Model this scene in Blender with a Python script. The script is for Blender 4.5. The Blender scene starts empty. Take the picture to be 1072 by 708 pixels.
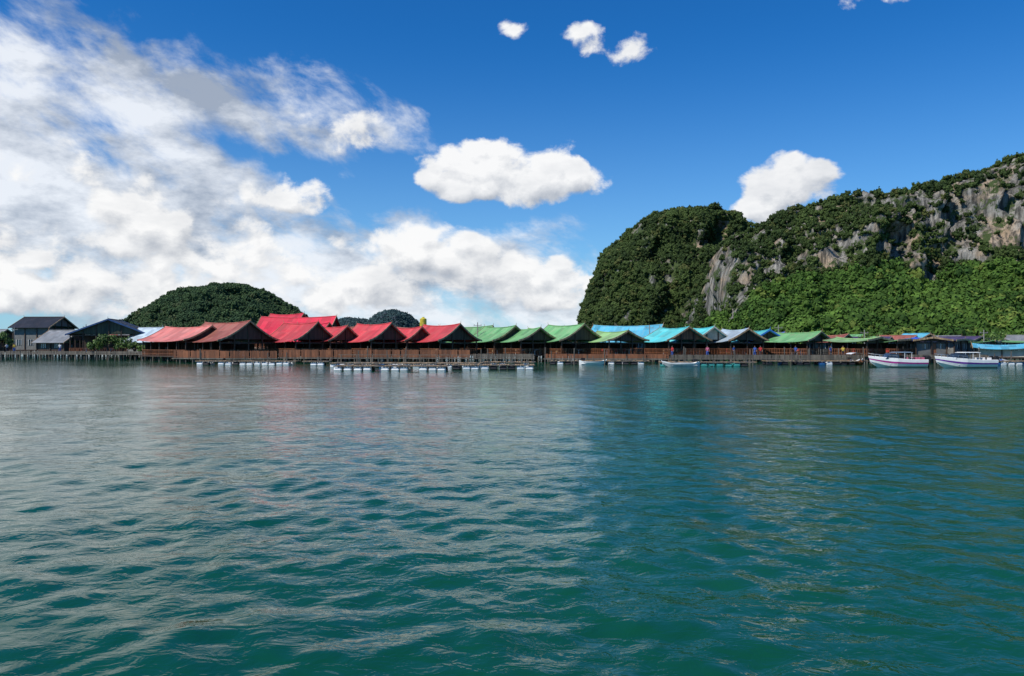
import bpy, math, random
import numpy as np
from mathutils import Vector, Matrix, noise
random.seed(7); rng=np.random.default_rng(7)
scene=bpy.context.scene
F=820.0; CH=2.6; HZ=361.0
def X(px,d): return (px-536)/F*d
def Z(py,d): return CH+(HZ-py)/F*d

# ------------------------------------------------------------ node helpers
class NT:
    def __init__(s,nt): s.nt=nt
    def n(s,t,**k):
        nd=s.nt.nodes.new(t)
        for a,b in k.items(): setattr(nd,a,b)
        return nd
    def link(s,a,b): s.nt.links.new(a,b)
    def put(s,sock,v):
        if v is None: return
        if isinstance(v,bpy.types.NodeSocket): s.link(v,sock)
        else: sock.default_value=v
    def m(s,op,a,b=None,c=None,clamp=False):
        nd=s.n('ShaderNodeMath',operation=op,use_clamp=clamp)
        s.put(nd.inputs[0],a); s.put(nd.inputs[1],b); s.put(nd.inputs[2],c)
        return nd.outputs[0]
    def vm(s,op,a,b=None,c=None,out=0):
        nd=s.n('ShaderNodeVectorMath',operation=op)
        s.put(nd.inputs[0],a); s.put(nd.inputs[1],b); s.put(nd.inputs[2],c)
        return nd.outputs['Value'] if out else nd.outputs[0]
    def mr(s,v,a,b,c=0.0,d=1.0,smooth=False):
        nd=s.n('ShaderNodeMapRange'); nd.clamp=True
        if smooth: nd.interpolation_type='SMOOTHSTEP'
        s.put(nd.inputs[0],v)
        for i,x in enumerate((a,b,c,d)): nd.inputs[i+1].default_value=x
        return nd.outputs[0]
    def xyz(s,x,y,z):
        nd=s.n('ShaderNodeCombineXYZ'); s.put(nd.inputs[0],x); s.put(nd.inputs[1],y); s.put(nd.inputs[2],z)
        return nd.outputs[0]
    def noise(s,vec,scale,detail=6,rough=0.55,dist=0.0):
        nd=s.n('ShaderNodeTexNoise'); s.put(nd.inputs['Vector'],vec)
        nd.inputs['Scale'].default_value=scale; nd.inputs['Detail'].default_value=detail
        nd.inputs['Roughness'].default_value=rough; nd.inputs['Distortion'].default_value=dist
        return nd.outputs['Fac']
    def mix(s,f,a,b,bt='MIX'):
        nd=s.n('ShaderNodeMix',data_type='RGBA',blend_type=bt)
        s.put(nd.inputs[0],f); s.put(nd.inputs[6],a); s.put(nd.inputs[7],b)
        return nd.outputs[2]
    def mapping(s,vec,scale=(1,1,1),loc=(0,0,0)):
        nd=s.n('ShaderNodeMapping'); s.put(nd.inputs[0],vec)
        nd.inputs['Scale'].default_value=scale; nd.inputs['Location'].default_value=loc
        return nd.outputs[0]
def c4(c): return (c[0],c[1],c[2],1.0)
def newmat(name):
    m=bpy.data.materials.new(name); m.use_nodes=True
    t=NT(m.node_tree); b=m.node_tree.nodes['Principled BSDF']
    return m,t,b
MATS={}
def mat_simple(name,col,rough=0.6,var=0.25,scale=2.0,metal=0.0,rnd=0.15,spec=0.4):
    if name in MATS: return MATS[name]
    m,t,b=newmat(name)
    tc=t.n('ShaderNodeTexCoord').outputs['Object']
    nz=t.noise(tc,scale,5,0.6)
    k=t.mr(nz,0.3,0.7,1-var,1+var)
    oi=t.n('ShaderNodeObjectInfo').outputs['Random']
    k=t.m('MULTIPLY',k,t.mr(oi,0,1,1-rnd,1+rnd))
    cc=t.n('ShaderNodeVectorMath',operation='SCALE'); cc.inputs[0].default_value=col; t.put(cc.inputs[3],k)
    t.link(cc.outputs[0],b.inputs['Base Color'])
    b.inputs['Roughness'].default_value=rough; b.inputs['Metallic'].default_value=metal
    b.inputs['Specular IOR Level'].default_value=spec
    MATS[name]=m; return m
def mat_roof(name,col,fade=(0.45,0.42,0.38),fadeamt=0.35,rust=0.12):
    if name in MATS: return MATS[name]
    m,t,b=newmat(name)
    tc=t.n('ShaderNodeTexCoord').outputs['Object']
    oi=t.n('ShaderNodeObjectInfo').outputs['Random']
    sh=t.n('ShaderNodeVectorMath',operation='ADD'); t.link(tc,sh.inputs[0]); t.link(t.xyz(t.m('MULTIPLY',oi,37.0),t.m('MULTIPLY',oi,91.0),0.0),sh.inputs[1])
    v=sh.outputs[0]
    streak=t.noise(t.mapping(v,(0.5,3.5,0.5)),1.0,5,0.65)
    blot=t.noise(v,0.7,6,0.65)
    sep=t.n('ShaderNodeSeparateXYZ'); t.link(v,sep.inputs[0])
    pan=t.n('ShaderNodeTexWhiteNoise',noise_dimensions='2D')
    t.link(t.xyz(t.m('FLOOR',t.m('DIVIDE',sep.outputs[1],0.95)),t.m('FLOOR',t.m('DIVIDE',sep.outputs[0],1.6)),0.0),pan.inputs['Vector'])
    f=t.m('MULTIPLY',t.mr(t.m('ADD',t.m('MULTIPLY',streak,0.6),t.m('MULTIPLY',blot,0.6)),0.5,0.75),fadeamt)
    c=t.mix(f,c4(col),c4(fade))
    c=t.mix(t.m('MULTIPLY',t.mr(blot,0.54,0.68),rust),c,(0.12,0.06,0.03,1))
    k=t.m('MULTIPLY',t.mr(pan.outputs['Value'],0,1,0.74,1.16),t.mr(oi,0,1,0.85,1.12))
    sc=t.n('ShaderNodeVectorMath',operation='SCALE'); t.link(c,sc.inputs[0]); t.put(sc.inputs[3],k)
    t.link(sc.outputs[0],b.inputs['Base Color'])
    b.inputs['Roughness'].default_value=0.55; b.inputs['Specular IOR Level'].default_value=0.3
    cor=t.m('SINE',t.m('MULTIPLY',sep.outputs[1],24.0))
    bp=t.n('ShaderNodeBump'); bp.inputs['Strength'].default_value=0.5; bp.inputs['Distance'].default_value=0.02
    t.link(cor,bp.inputs['Height']); t.link(bp.outputs[0],b.inputs['Normal'])
    MATS[name]=m; return m
def mat_wood(name,col,var=0.35):
    if name in MATS: return MATS[name]
    m,t,b=newmat(name)
    tc=t.n('ShaderNodeTexCoord').outputs['Object']
    sep=t.n('ShaderNodeSeparateXYZ'); t.link(tc,sep.inputs[0])
    wn=t.n('ShaderNodeTexWhiteNoise',noise_dimensions='1D'); 
    t.link(t.m('FLOOR',t.m('MULTIPLY',t.m('ADD',sep.outputs[0],sep.outputs[1]),4.5)),wn.inputs['W'])
    nz=t.noise(t.mapping(tc,(6,6,1)),1.0,5,0.6)
    k=t.m('MULTIPLY',t.mr(wn.outputs['Value'],0,1,1-var,1+var),t.mr(nz,0.3,0.7,0.7,1.3))
    sc=t.n('ShaderNodeVectorMath',operation='SCALE'); sc.inputs[0].default_value=col; t.put(sc.inputs[3],k)
    t.link(sc.outputs[0],b.inputs['Base Color']); b.inputs['Roughness'].default_value=0.6
    MATS[name]=m; return m

# ------------------------------------------------------------ mesh builder
class MB:
    def __init__(s): s.v=[]; s.f=[]; s.mi=[]
    def add(s,vs,fs,mi=0):
        o=len(s.v); s.v+= [tuple(p) for p in vs]; s.f+=[tuple(i+o for i in q) for q in fs]; s.mi+=[mi]*len(fs)
    def box(s,c,d,rz=0.0,mi=0):
        hx,hy,hz=d[0]/2,d[1]/2,d[2]/2; cs,sn=math.cos(rz),math.sin(rz); vs=[]
        for z in(-hz,hz):
            for x,y in((-hx,-hy),(hx,-hy),(hx,hy),(-hx,hy)):
                vs.append((c[0]+x*cs-y*sn,c[1]+x*sn+y*cs,c[2]+z))
        s.add(vs,[(3,2,1,0),(4,5,6,7),(0,1,5,4),(1,2,6,5),(2,3,7,6),(3,0,4,7)],mi)
    def cyl(s,p0,p1,r0,r1=None,n=7,mi=0):
        if r1 is None: r1=r0
        p0=Vector(p0);p1=Vector(p1);a=(p1-p0)
        if a.length<1e-6: return
        a.normalize()
        u=a.cross(Vector((0,0,1)) if abs(a.z)<0.9 else Vector((1,0,0))).normalized(); w=a.cross(u)
        vs=[]
        for p,r in((p0,r0),(p1,r1)):
            for i in range(n):
                t=2*math.pi*i/n; vs.append(p+u*math.cos(t)*r+w*math.sin(t)*r)
        fs=[(i,(i+1)%n,(i+1)%n+n,i+n) for i in range(n)]
        fs+= [tuple(range(n))[::-1],tuple(range(n,2*n))]
        s.add(vs,fs,mi)
    def obj(s,name,mats,parent=None,smooth=False,bevel=0):
        me=bpy.data.meshes.new(name); me.from_pydata(s.v,[],s.f)
        if not isinstance(mats,(list,tuple)): mats=[mats]
        for m in mats: me.materials.append(m)
        me.polygons.foreach_set('material_index',s.mi)
        me.polygons.foreach_set('use_smooth',[smooth]*len(s.f))
        me.update()
        o=bpy.data.objects.new(name,me); scene.collection.objects.link(o)
        if parent: o.parent=parent
        if bevel:
            b=o.modifiers.new('bevel','BEVEL'); b.width=bevel; b.segments=1
        return o
def empty(name,loc=(0,0,0),rz=0.0):
    e=bpy.data.objects.new(name,None); e.location=loc; e.rotation_euler=(0,0,rz); e.empty_display_size=0.5
    scene.collection.objects.link(e); return e

# ------------------------------------------------------------ materials
ROOF={
 'red':mat_roof('roof_red',(0.48,0.035,0.045),(0.5,0.16,0.14),0.4,0.2),
 'crimson':mat_roof('roof_crimson',(0.50,0.012,0.04),(0.5,0.1,0.1),0.25,0.15),
 'pink':mat_roof('roof_faded_red',(0.50,0.13,0.11),(0.58,0.32,0.28),0.5,0.2),
 'rust':mat_roof('roof_rust',(0.28,0.07,0.05),(0.38,0.2,0.15),0.5,0.3),
 'green':mat_roof('roof_green',(0.11,0.32,0.12),(0.32,0.42,0.24),0.5,0.2),
 'lgreen':mat_roof('roof_pale_green',(0.20,0.38,0.14),(0.38,0.46,0.28),0.5,0.2),
 'blue':mat_roof('roof_blue',(0.07,0.38,0.54),(0.3,0.5,0.56),0.4,0.12),
 'turq':mat_roof('roof_turquoise',(0.06,0.43,0.45),(0.3,0.52,0.5),0.4,0.12),
 'dblue':mat_roof('roof_tarp_blue',(0.02,0.07,0.5),(0.1,0.2,0.5),0.3,0.0),
 'grey':mat_roof('roof_grey',(0.17,0.18,0.19),(0.3,0.31,0.32),0.6,0.3),
 'dark':mat_roof('roof_dark',(0.018,0.02,0.026),(0.05,0.05,0.06),0.4,0.1),
 'purple':mat_roof('roof_purple',(0.05,0.035,0.09),(0.14,0.12,0.18),0.4,0.1),
 'beige':mat_roof('roof_beige',(0.45,0.40,0.28),(0.55,0.5,0.42),0.4,0.2),
 'pale':mat_roof('roof_pale_blue',(0.36,0.45,0.52),(0.5,0.55,0.57),0.5,0.15),
}
WOODD=mat_wood('wood_dark',(0.06,0.035,0.022)); WOODB=mat_wood('wood_brown',(0.20,0.075,0.032)); WOODL=mat_wood('wood_light',(0.36,0.24,0.13))
WOODG=mat_wood('wood_grey',(0.13,0.11,0.085)); CONC=mat_simple('concrete',(0.25,0.24,0.22),0.8)
WHITE=mat_simple('white_paint',(0.78,0.78,0.76),0.35,0.1,1.0,rnd=0.05); CREAM=mat_simple('cream_wall',(0.42,0.38,0.30),0.7)
GREYW=mat_simple('grey_wall',(0.16,0.16,0.15),0.8)
GLASS=mat_simple('window_glass',(0.02,0.03,0.04),0.08,0.1,spec=0.6)
BLK=mat_simple('black_rubber',(0.015,0.015,0.017),0.6)
CLOTH=[mat_simple('cloth_'+n,c,0.85) for n,c in (('red',(0.4,0.03,0.03)),('blue',(0.03,0.08,0.3)),('white',(0.6,0.6,0.6)),('yellow',(0.5,0.36,0.05)),('pink',(0.45,0.12,0.2)),('dark',(0.03,0.03,0.04)))]
SKIN=mat_simple('skin',(0.30,0.16,0.10),0.55,0.1)

# ------------------------------------------------------------ houses
def house(name,px,py,d,w,l,yaw,roof,eave=None,deck=1.1,curve=1.45,wall='open',flip=1,rise=0.28,trim=None,wallmat=None,wp=None,ov=0.7):
    """px,py: bearing and height of the front ridge end; d its distance"""
    yaw=math.radians(yaw)
    zr=Z(py,d); fx,fy=X(px,d),d
    cx=fx-math.sin(yaw)*(l/2+0.5); cy=fy+math.cos(yaw)*(l/2+0.5)
    e=empty(name,(cx,cy,0),yaw)
    ze=eave if eave else max(deck+1.9,zr-0.52*w)
    zr0=zr-rise
    hw=w/2+ov; n=8; th=0.07; yl=l/2+0.5
    def rz(t,y): return ze+(zr0-ze)*(1-t)**curve+rise*(abs(y)/yl)**2.2
    rb=MB(); ny=8
    for sgn in(-1,1):
        for lay,dz in((0,0),(1,-th)):
            vs=[];fs=[]
            for j in range(ny+1):
                y=-yl+2*yl*j/ny
                for i in range(n+1):
                    t=i/n; vs.append((sgn*hw*t,y,rz(t,y)+dz))
            for j in range(ny):
                for i in range(n):
                    a=j*(n+1)+i; q=(a,a+1,a+n+2,a+n+1)
                    if sgn*(1 if lay==0 else -1)<0: q=q[::-1]
                    fs.append(q)
            rb.add(vs,fs,0)
        for y in(-yl,yl):
            vs=[];fs=[]
            for i in range(n+1): vs+=[(sgn*hw*i/n,y,rz(i/n,y)),(sgn*hw*i/n,y,rz(i/n,y)-th)]
            for i in range(n): fs.append((2*i,2*i+1,2*i+3,2*i+2))
            rb.add(vs,fs,0)
        vs=[];fs=[]
        for j in range(ny+1):
            y=-yl+2*yl*j/ny; vs+=[(sgn*hw,y,rz(1,y)),(sgn*hw,y,rz(1,y)-th)]
        for j in range(ny): fs.append((2*j,2*j+1,2*j+3,2*j+2))
        rb.add(vs,fs,0)
    rb.obj('roof',ROOF[roof],e,smooth=False)
    tb=MB()
    for j in range(ny):
        y0=-yl+2*yl*j/ny; y1=-yl+2*yl*(j+1)/ny
        tb.cyl((0,y0,rz(0,y0)+0.03),(0,y1,rz(0,y1)+0.03),0.09,n=6,mi=1)
    for y in(-yl-0.05,yl+0.05):
        for sgn in(-1,1):
            for i in range(n):
                a=Vector((sgn*hw*i/n,y,rz(i/n,yl)-0.06)); b=Vector((sgn*hw*(i+1)/n,y,rz((i+1)/n,yl)-0.06))
                vs=[];h=0.13
                for p in(a,b):
                    for dy in(-0.03,0.03):
                        for dz in(-h,h): vs.append((p.x,p.y+dy,p.z+dz))
                tb.add(vs,[(0,1,5,4),(2,6,7,3),(1,3,7,5),(0,4,6,2),(0,2,3,1),(4,5,7,6)],0)
        tb.cyl((0,y,rz(0,yl)),(0,y+math.copysign(0.12,y),rz(0,yl)+0.45),0.05,0.015,5,0)
    tb.obj('ridge_and_barge_boards',[trim or WOODL,ROOF[roof]],e)
    gm=MB()
    for y in(-l/2+0.05,l/2-0.05):
        ii=[i/n*hw for i in range(n+1) if i/n*hw<=w/2]
        pts=[(-x,y,rz(x/hw,y)-th-0.02) for x in ii[::-1]]+[(x,y,rz(x/hw,y)-th-0.02) for x in ii[1:]]
        zb=min(p[2] for p in pts)-0.12
        pts=[(pts[0][0],y,zb)]+pts+[(pts[-1][0],y,zb)]
        k=len(pts); vs=pts+[(p[0],p[1]+0.06,p[2]) for p in pts]
        gm.add(vs,[tuple(range(k)),tuple(range(k,2*k))[::-1]]+[(i,(i+1)%k,(i+1)%k+k,i+k) for i in range(k)],0)
    gm.obj('gable_boards',wallmat or WOODD,e)
    st=MB()
    st.box((0,0,deck-0.1),(w+0.9,l+0.9,0.16))
    nx=max(2,int(w/2.0)); nyy=max(2,int(l/2.4))
    zt=ze-0.15
    for i in range(nx+1):
        for j in range(nyy+1):
            x=-w/2+w*i/nx; y=-l/2+l*j/nyy
            st.cyl((x,y,-1.2),(x,y,deck-0.185),0.1+0.03*random.random(),n=6,mi=1)
            if i in(0,nx) or j in(0,nyy):
                top=rz(abs(x)/hw,y)-th-0.03
                st.box((x,y,(deck-0.02+top)/2),(0.15,0.15,top-deck+0.02))
    for j in(0,nyy):
        y=-l/2+l*j/nyy; st.box((0,y+(0.13 if j==0 else -0.13),zt),(w,0.1,0.18))
    st.obj('posts_and_deck',[WOODD,WOODG],e)
    wl=MB()
    if wall=='open':
        for sgn in(-1,1):
            x=sgn*(w/2+0.12)
            wl.box((x,0,deck+0.88),(0.07,l,0.08)); wl.box((x,0,deck+0.3),(0.05,l,0.06))
            y=-l/2
            while y<l/2:
                wl.box((x,y,deck+0.42),(0.045,0.07,0.84)); y+=0.28
        x=-w/2
        wl.box((0,-l/2-0.15,deck+0.88),(w,0.07,0.08))
        while x<w/2:
            wl.box((x,-l/2-0.15,deck+0.42),(0.07,0.045,0.84)); x+=0.28
        wl.obj('railing',WOODB,e)
        wl=MB(); wl.box((0,l/2-0.4,(deck+ze)/2),(w-0.3,0.08,ze-deck-0.2)); wl.box((w/2-0.2,l*0.2,(deck+ze)/2-0.1),(0.07,l*0.5,ze-deck-0.3)); wl.obj('inner_wall',WOODD,e)
        fu=MB()
        for k in range(3):
            x=-w/2+w*(k+0.5)/3; y=-l/2+1.0+random.random()*1.2
            fu.box((x,y,deck+0.72),(0.8,0.8,0.05),mi=random.randint(0,1)); fu.cyl((x,y,deck),(x,y,deck+0.7),0.06)
            for a in(-0.65,0.65):
                fu.box((x+a,y,deck+0.45),(0.4,0.4,0.05),mi=1); fu.box((x+a*1.28,y,deck+0.7),(0.05,0.4,0.5),mi=1)
                for q in(-0.15,0.15): fu.cyl((x+a+q,y+0.15,deck),(x+a+q,y+0.15,deck+0.43),0.02,n=4)
        fu.obj('tables_and_chairs',[WHITE,CLOTH[0] if random.random()<.5 else WOODL],e)
    else:
        wm=wallmat or (CREAM if random.random()<.5 else GREYW)
        h=ze-deck-0.02
        for sgn in(-1,1):
            wl.box((sgn*(w/2-0.12),0,deck+h/2),(0.1,l-0.3,h))
        wl.box((0,l/2-0.2,deck+h/2),(w-0.36,0.1,h))
        yf=-l/2+0.2
        W0=w-0.36; zs=deck+0.9; zh=deck+min(2.0,h-0.15)
        segs=[(-W0/2,-W0*0.32,0),(-W0*0.32,-W0*0.08,1),(-W0*0.08,W0*0.06,0),(W0*0.06,W0*0.2,2),(W0*0.2,W0*0.28,0),(W0*0.28,W0*0.44,1),(W0*0.44,W0/2,0)]
        win=MB()
        for a,b,k in segs:
            if k==0: wl.box(((a+b)/2,yf,deck+h/2),(b-a,0.1,h))
            elif k==1:
                wl.box(((a+b)/2,yf,(deck+zs)/2),(b-a,0.1,zs-deck)); wl.box(((a+b)/2,yf,(zh+deck+h)/2),(b-a,0.1,deck+h-zh))
                win.box(((a+b)/2,yf+0.03,(zs+zh)/2),(b-a,0.02,zh-zs),mi=0)
                win.box(((a+b)/2,yf-0.0,(zs+zh)/2),(0.06,0.05,zh-zs),mi=1)
            else:
                wl.box(((a+b)/2,yf,(zh+deck+h)/2),(b-a,0.1,deck+h-zh)); win.box(((a+b)/2,yf+0.03,(deck+zh)/2),(b-a,0.04,zh-deck),mi=2)
        for k in range(max(1,int(l/2.5))):
            y=-l/2+l*(k+0.5)/max(1,int(l/2.5))
            win.box((-w/2+0.05,y,(zs+zh)/2),(0.06,0.9,zh-zs),mi=0)
            for q in(-0.48,0,0.48): win.box((-w/2+0.02,y+q,(zs+zh)/2),(0.05,0.06,zh-zs+0.1),mi=1)
        wl.obj('walls',wm,e); win.obj('windows_and_door',[GLASS,WHITE,WOODB],e)
    return e

R='stilt_restaurant'; H='stilt_house'
# --- red group
house(R,222,341,121,8,13,52,'pink',deck=0.9,eave=3.1)
house(R,262,336,117,9,13,48,'rust',deck=0.9,eave=3.0)
house(R,333,337,119,7,9,46,'red')
house(R,364,341,121,5.5,8,44,'red')
house(R,410,338,119,6.6,9,42,'red')
house(R,442,342,121,5.0,8,40,'red')
house(R,482,339,118,6.6,9.5,38,'red')
house(R,352,331,140,8,14,76,'crimson',deck=2.0)
house(R,318,328,150,8,8,60,'crimson',deck=2.0)
house(R,345,338,131,6,9,46,'crimson')
house(R,385,341,131,6,9,60,'rust')
house(R,460,342,132,6,9,55,'rust')
# --- green group
house(R,540,341,121,7.2,8,34,'green')
house(R,566,343,117,6.4,8,32,'green')
house(R,612,339,117,7.6,9,30,'green')
house(R,658,346,115,6.2,7,28,'lgreen')
house(R,590,343,132,6,8,40,'lgreen')
house(R,516,341,132,6,10,60,'green')
# --- blue group
house(R,694,340,128,8,11,64,'blue',curve=1.1)
house(R,722,342,116,6.6,7,22,'turq',curve=1.2,wallmat=WOODB)
house(R,748,342,120,6.2,7,20,'turq',curve=1.2,trim=CREAM,wallmat=CREAM)
house(R,784,344,118,5.6,6.5,16,'pale',curve=1.2)
house(R,806,345,122,5.6,6,14,'turq',curve=1.2,trim=mat_simple('blue_paint',(0.03,0.15,0.5)))
house(R,822,348,128,5,6,20,'dblue',curve=1.1,wall='closed')
house(R,860,347,118,6.4,8,40,'green')
house(H,888,350,128,7,6,50,'rust',wall='closed',curve=1.1)
house(R,922,353,112,5.2,6,34,'lgreen')
house(R,953,355,112,4.6,5,30,'green')
house(H,977,353,112,4.4,4,0,'dblue',wall='closed',curve=1.0)
house(H,1010,355,116,5,5,40,'purple',wall='closed',curve=1.1)
house(H,1045,358,118,4.6,5,50,'green',wall='closed',curve=1.1)
house(H,1078,360,110,4.6,6,62,'blue',wall='closed',curve=1.0,eave=2.0,deck=0.9)
house(H,1115,356,122,7,8,40,'green',wall='closed',curve=1.1)
house(H,1160,354,124,7,8,40,'red',wall='closed',curve=1.1)
# --- left group
house(H,67,332,160,8,7.5,86,'dark',wall='closed',curve=1.0,eave=6.0,deck=1.6,wallmat=GREYW,rise=0)
house(H,84,346,150,7,6,78,'grey',wall='closed',curve=1.0,rise=0.0,wallmat=WOODD)
house('boat_shed',113,334,140,12.5,9,14,'dark',curve=1.0,eave=4.4,rise=0.0,trim=mat_simple('blue_trim',(0.03,0.08,0.2)),wallmat=mat_wood('wood_olive',(0.05,0.055,0.03)))
house(H,180,343,140,6,8,62,'pale',wall='closed',curve=1.0,rise=0)
house(H,165,348,150,6,8,70,'grey',wall='closed',curve=1.0,rise=0,wallmat=WOODD)
house(H,8,345,165,8,9,60,'grey',wall='closed',curve=1.0,rise=0,wallmat=WOODD)
house(H,-40,340,160,9,9,60,'rust',wall='closed',curve=1.0,rise=0)
house(H,-90,344,155,9,9,50,'green',wall='closed',curve=1.0,rise=0)
# --- back rows
cols=['green','rust','blue','grey','lgreen','turq','beige','dark']
cols2=['green','lgreen','blue','dark','purple','grey','green','rust']
for k in range(27):
    px=640+k*18.5+random.uniform(-6,6); d=random.uniform(140,185)
    house(H,px,random.uniform(347,353)+(2 if px>860 else 0),d,random.uniform(4.5,6.5),random.uniform(4.5,7),random.uniform(5,60),random.choice(cols if px<860 else cols2),wall='closed',curve=1.05,rise=0,deck=1.4)
for k in range(9):
    px=-30+k*26+random.uniform(-6,6); d=random.uniform(165,190)
    house(H,px,random.uniform(350,356),d,random.uniform(5,7),random.uniform(6,9),random.uniform(30,80),random.choice(['grey','rust','dark']),wall='closed',curve=1.0,rise=0,deck=1.4,wallmat=WOODD)
for k in range(8):
    px=200+k*55+random.uniform(-6,6)
    house(H,px,random.uniform(345,349),random.uniform(150,170),7,9,random.uniform(40,75),random.choice(['rust','red','green','grey']),wall='closed',curve=1.05,rise=0,deck=1.4)

# ------------------------------------------------------------ wooden fences / boardwalks
def fence(name,pts,z0,z1,mat,post=WOODG,deckw=1.6,step=0.16):
    e=empty(name); pk=MB(); dk=MB()
    for (x0,y0),(x1,y1) in zip(pts[:-1],pts[1:]):
        L=math.hypot(x1-x0,y1-y0); a=math.atan2(y1-y0,x1-x0); n=int(L/step)
        for i in range(n):
            t=(i+.5)/n; h=(z1-z0)*random.uniform(0.96,1.02)
            if i%17==3: continue
            pk.box((x0+(x1-x0)*t,y0+(y1-y0)*t,z0+h/2),(step*0.82,0.035,h),a)
        for z in(z0+0.15,z1-0.15):
            pk.box(((x0+x1)/2,(y0+y1)/2+0.06,z),(L,0.05,0.09),a)
        dk.box(((x0+x1)/2,(y0+y1)/2+deckw/2,z0-0.12),(L,deckw,0.14),a)
        m=max(1,int(L/2.2))
        for i in range(m):
            t=(i+.5)/m
            for dy in(0.1,deckw-0.1): dk.cyl((x0+(x1-x0)*t,y0+(y1-y0)*t+dy,-1.2),(x0+(x1-x0)*t,y0+(y1-y0)*t+dy,z0-0.2),0.11,n=6,mi=1)
    pk.obj('pickets',mat,e); dk.obj('walkway_and_piles',[WOODG,post],e)
def PP(*a): return [(X(px,d),d) for px,d in a]
fence('wooden_fence',PP((182,113),(236,109),(290,109)),0.75,1.75,WOODB)
fence('wooden_fence',PP((292,112),(345,111),(415,111),(492,110)),0.8,1.9,WOODB)
fence('wooden_fence',PP((495,112),(560,111)),0.75,1.3,WOODG)
fence('wooden_fence',PP((570,111),(700,108)),0.7,1.3,WOODB)
fence('wooden_fence',PP((702,110),(812,110),(905,108)),0.7,1.2,WOODG)
fence('wooden_fence',PP((-80,140),(0,136),(85,133),(178,128)),1.1,1.5,WOODG,deckw=2.2,step=0.3)
fence('wooden_fence',PP((905,112),(1072,110),(1160,110)),0.8,1.2,WOODG,deckw=2.2)

# ------------------------------------------------------------ float rafts
BAR=[WHITE,mat_simple('barrel_blue',(0.03,0.12,0.3),0.4),BLK,mat_simple('barrel_teal',(0.05,0.33,0.3),0.5)]
def raft(name,p0,p1,width,step=0.95,pal=(0,0,0,0,2,1),rail=False,z=0.46,R0=0.3):
    (x0,y0),(x1,y1)=p0,p1; L=math.hypot(x1-x0,y1-y0); a=math.atan2(y1-y0,x1-x0)
    e=empty(name,(x0,y0,0),a); b=MB(); dk=MB(); n=int(L/step)
    for i in range(n):
        if random.random()<.08: continue
        x=(i+.5)*step+random.uniform(-.08,.08)
        for y in(-width/2+0.3,width/2-0.3):
            r=R0*random.uniform(.88,1.05); zz=0.12+random.uniform(-.05,.03); k=random.choice(pal)
            b.cyl((x-0.38,y,zz),(x+0.38,y,zz),r*0.86,r*0.86,10,k); b.cyl((x-0.30,y,zz),(x+0.30,y,zz),r,r,10,k)
    b.obj('float_barrels',BAR,e)
    for y in(-width/2,-width/4,0,width/4,width/2):
        dk.box((L/2,y,z),(L,0.12,0.08),mi=0)
    x=0.1
    while x<L:
        if random.random()<0.9: dk.box((x,random.uniform(-.05,.05),z+0.07),(0.2,width+0.1,0.05),random.uniform(-.02,.02),mi=random.choice((0,1,1)))
        x+=0.26
    if rail:
        x=0.3
        while x<L:
            dk.box((x,width/2,z+0.5),(0.08,0.08,0.9)); x+=1.9
        dk.box((L/2,width/2,z+0.95),(L,0.07,0.06))
    dk.obj('deck_planks',[WOODG,WOODL],e); return e
def Q(px,d): return (X(px,d),d)
raft('float_raft',Q(208,101),Q(312,100),1.8,pal=(0,0,0,2))
raft('float_raft',Q(318,99),Q(346,99),1.6,pal=(0,0,0,2))
raft('float_raft',Q(352,79),Q(470,78),1.8,pal=(0,0,0,0,0,2))
raft('float_raft',Q(350,91),Q(505,89),3.0,pal=(0,0,0,0,1,2),rail=True)
raft('float_raft',Q(474,82),Q(560,82),2.0,pal=(0,0,0,2))
raft('float_raft',Q(505,95),Q(560,95),2.2,pal=(0,0,2))
raft('float_raft',Q(690,95),Q(790,94),1.8,pal=(3,3,2,3))
raft('float_raft',Q(800,101),Q(905,101),2.0,pal=(2,2,0,2,1))
raft('float_raft',Q(575,103),Q(680,102),2.0,pal=(2,2,0))
raft('float_raft',Q(1035,100),Q(1100,100),2.0,pal=(0,2,1))

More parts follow.
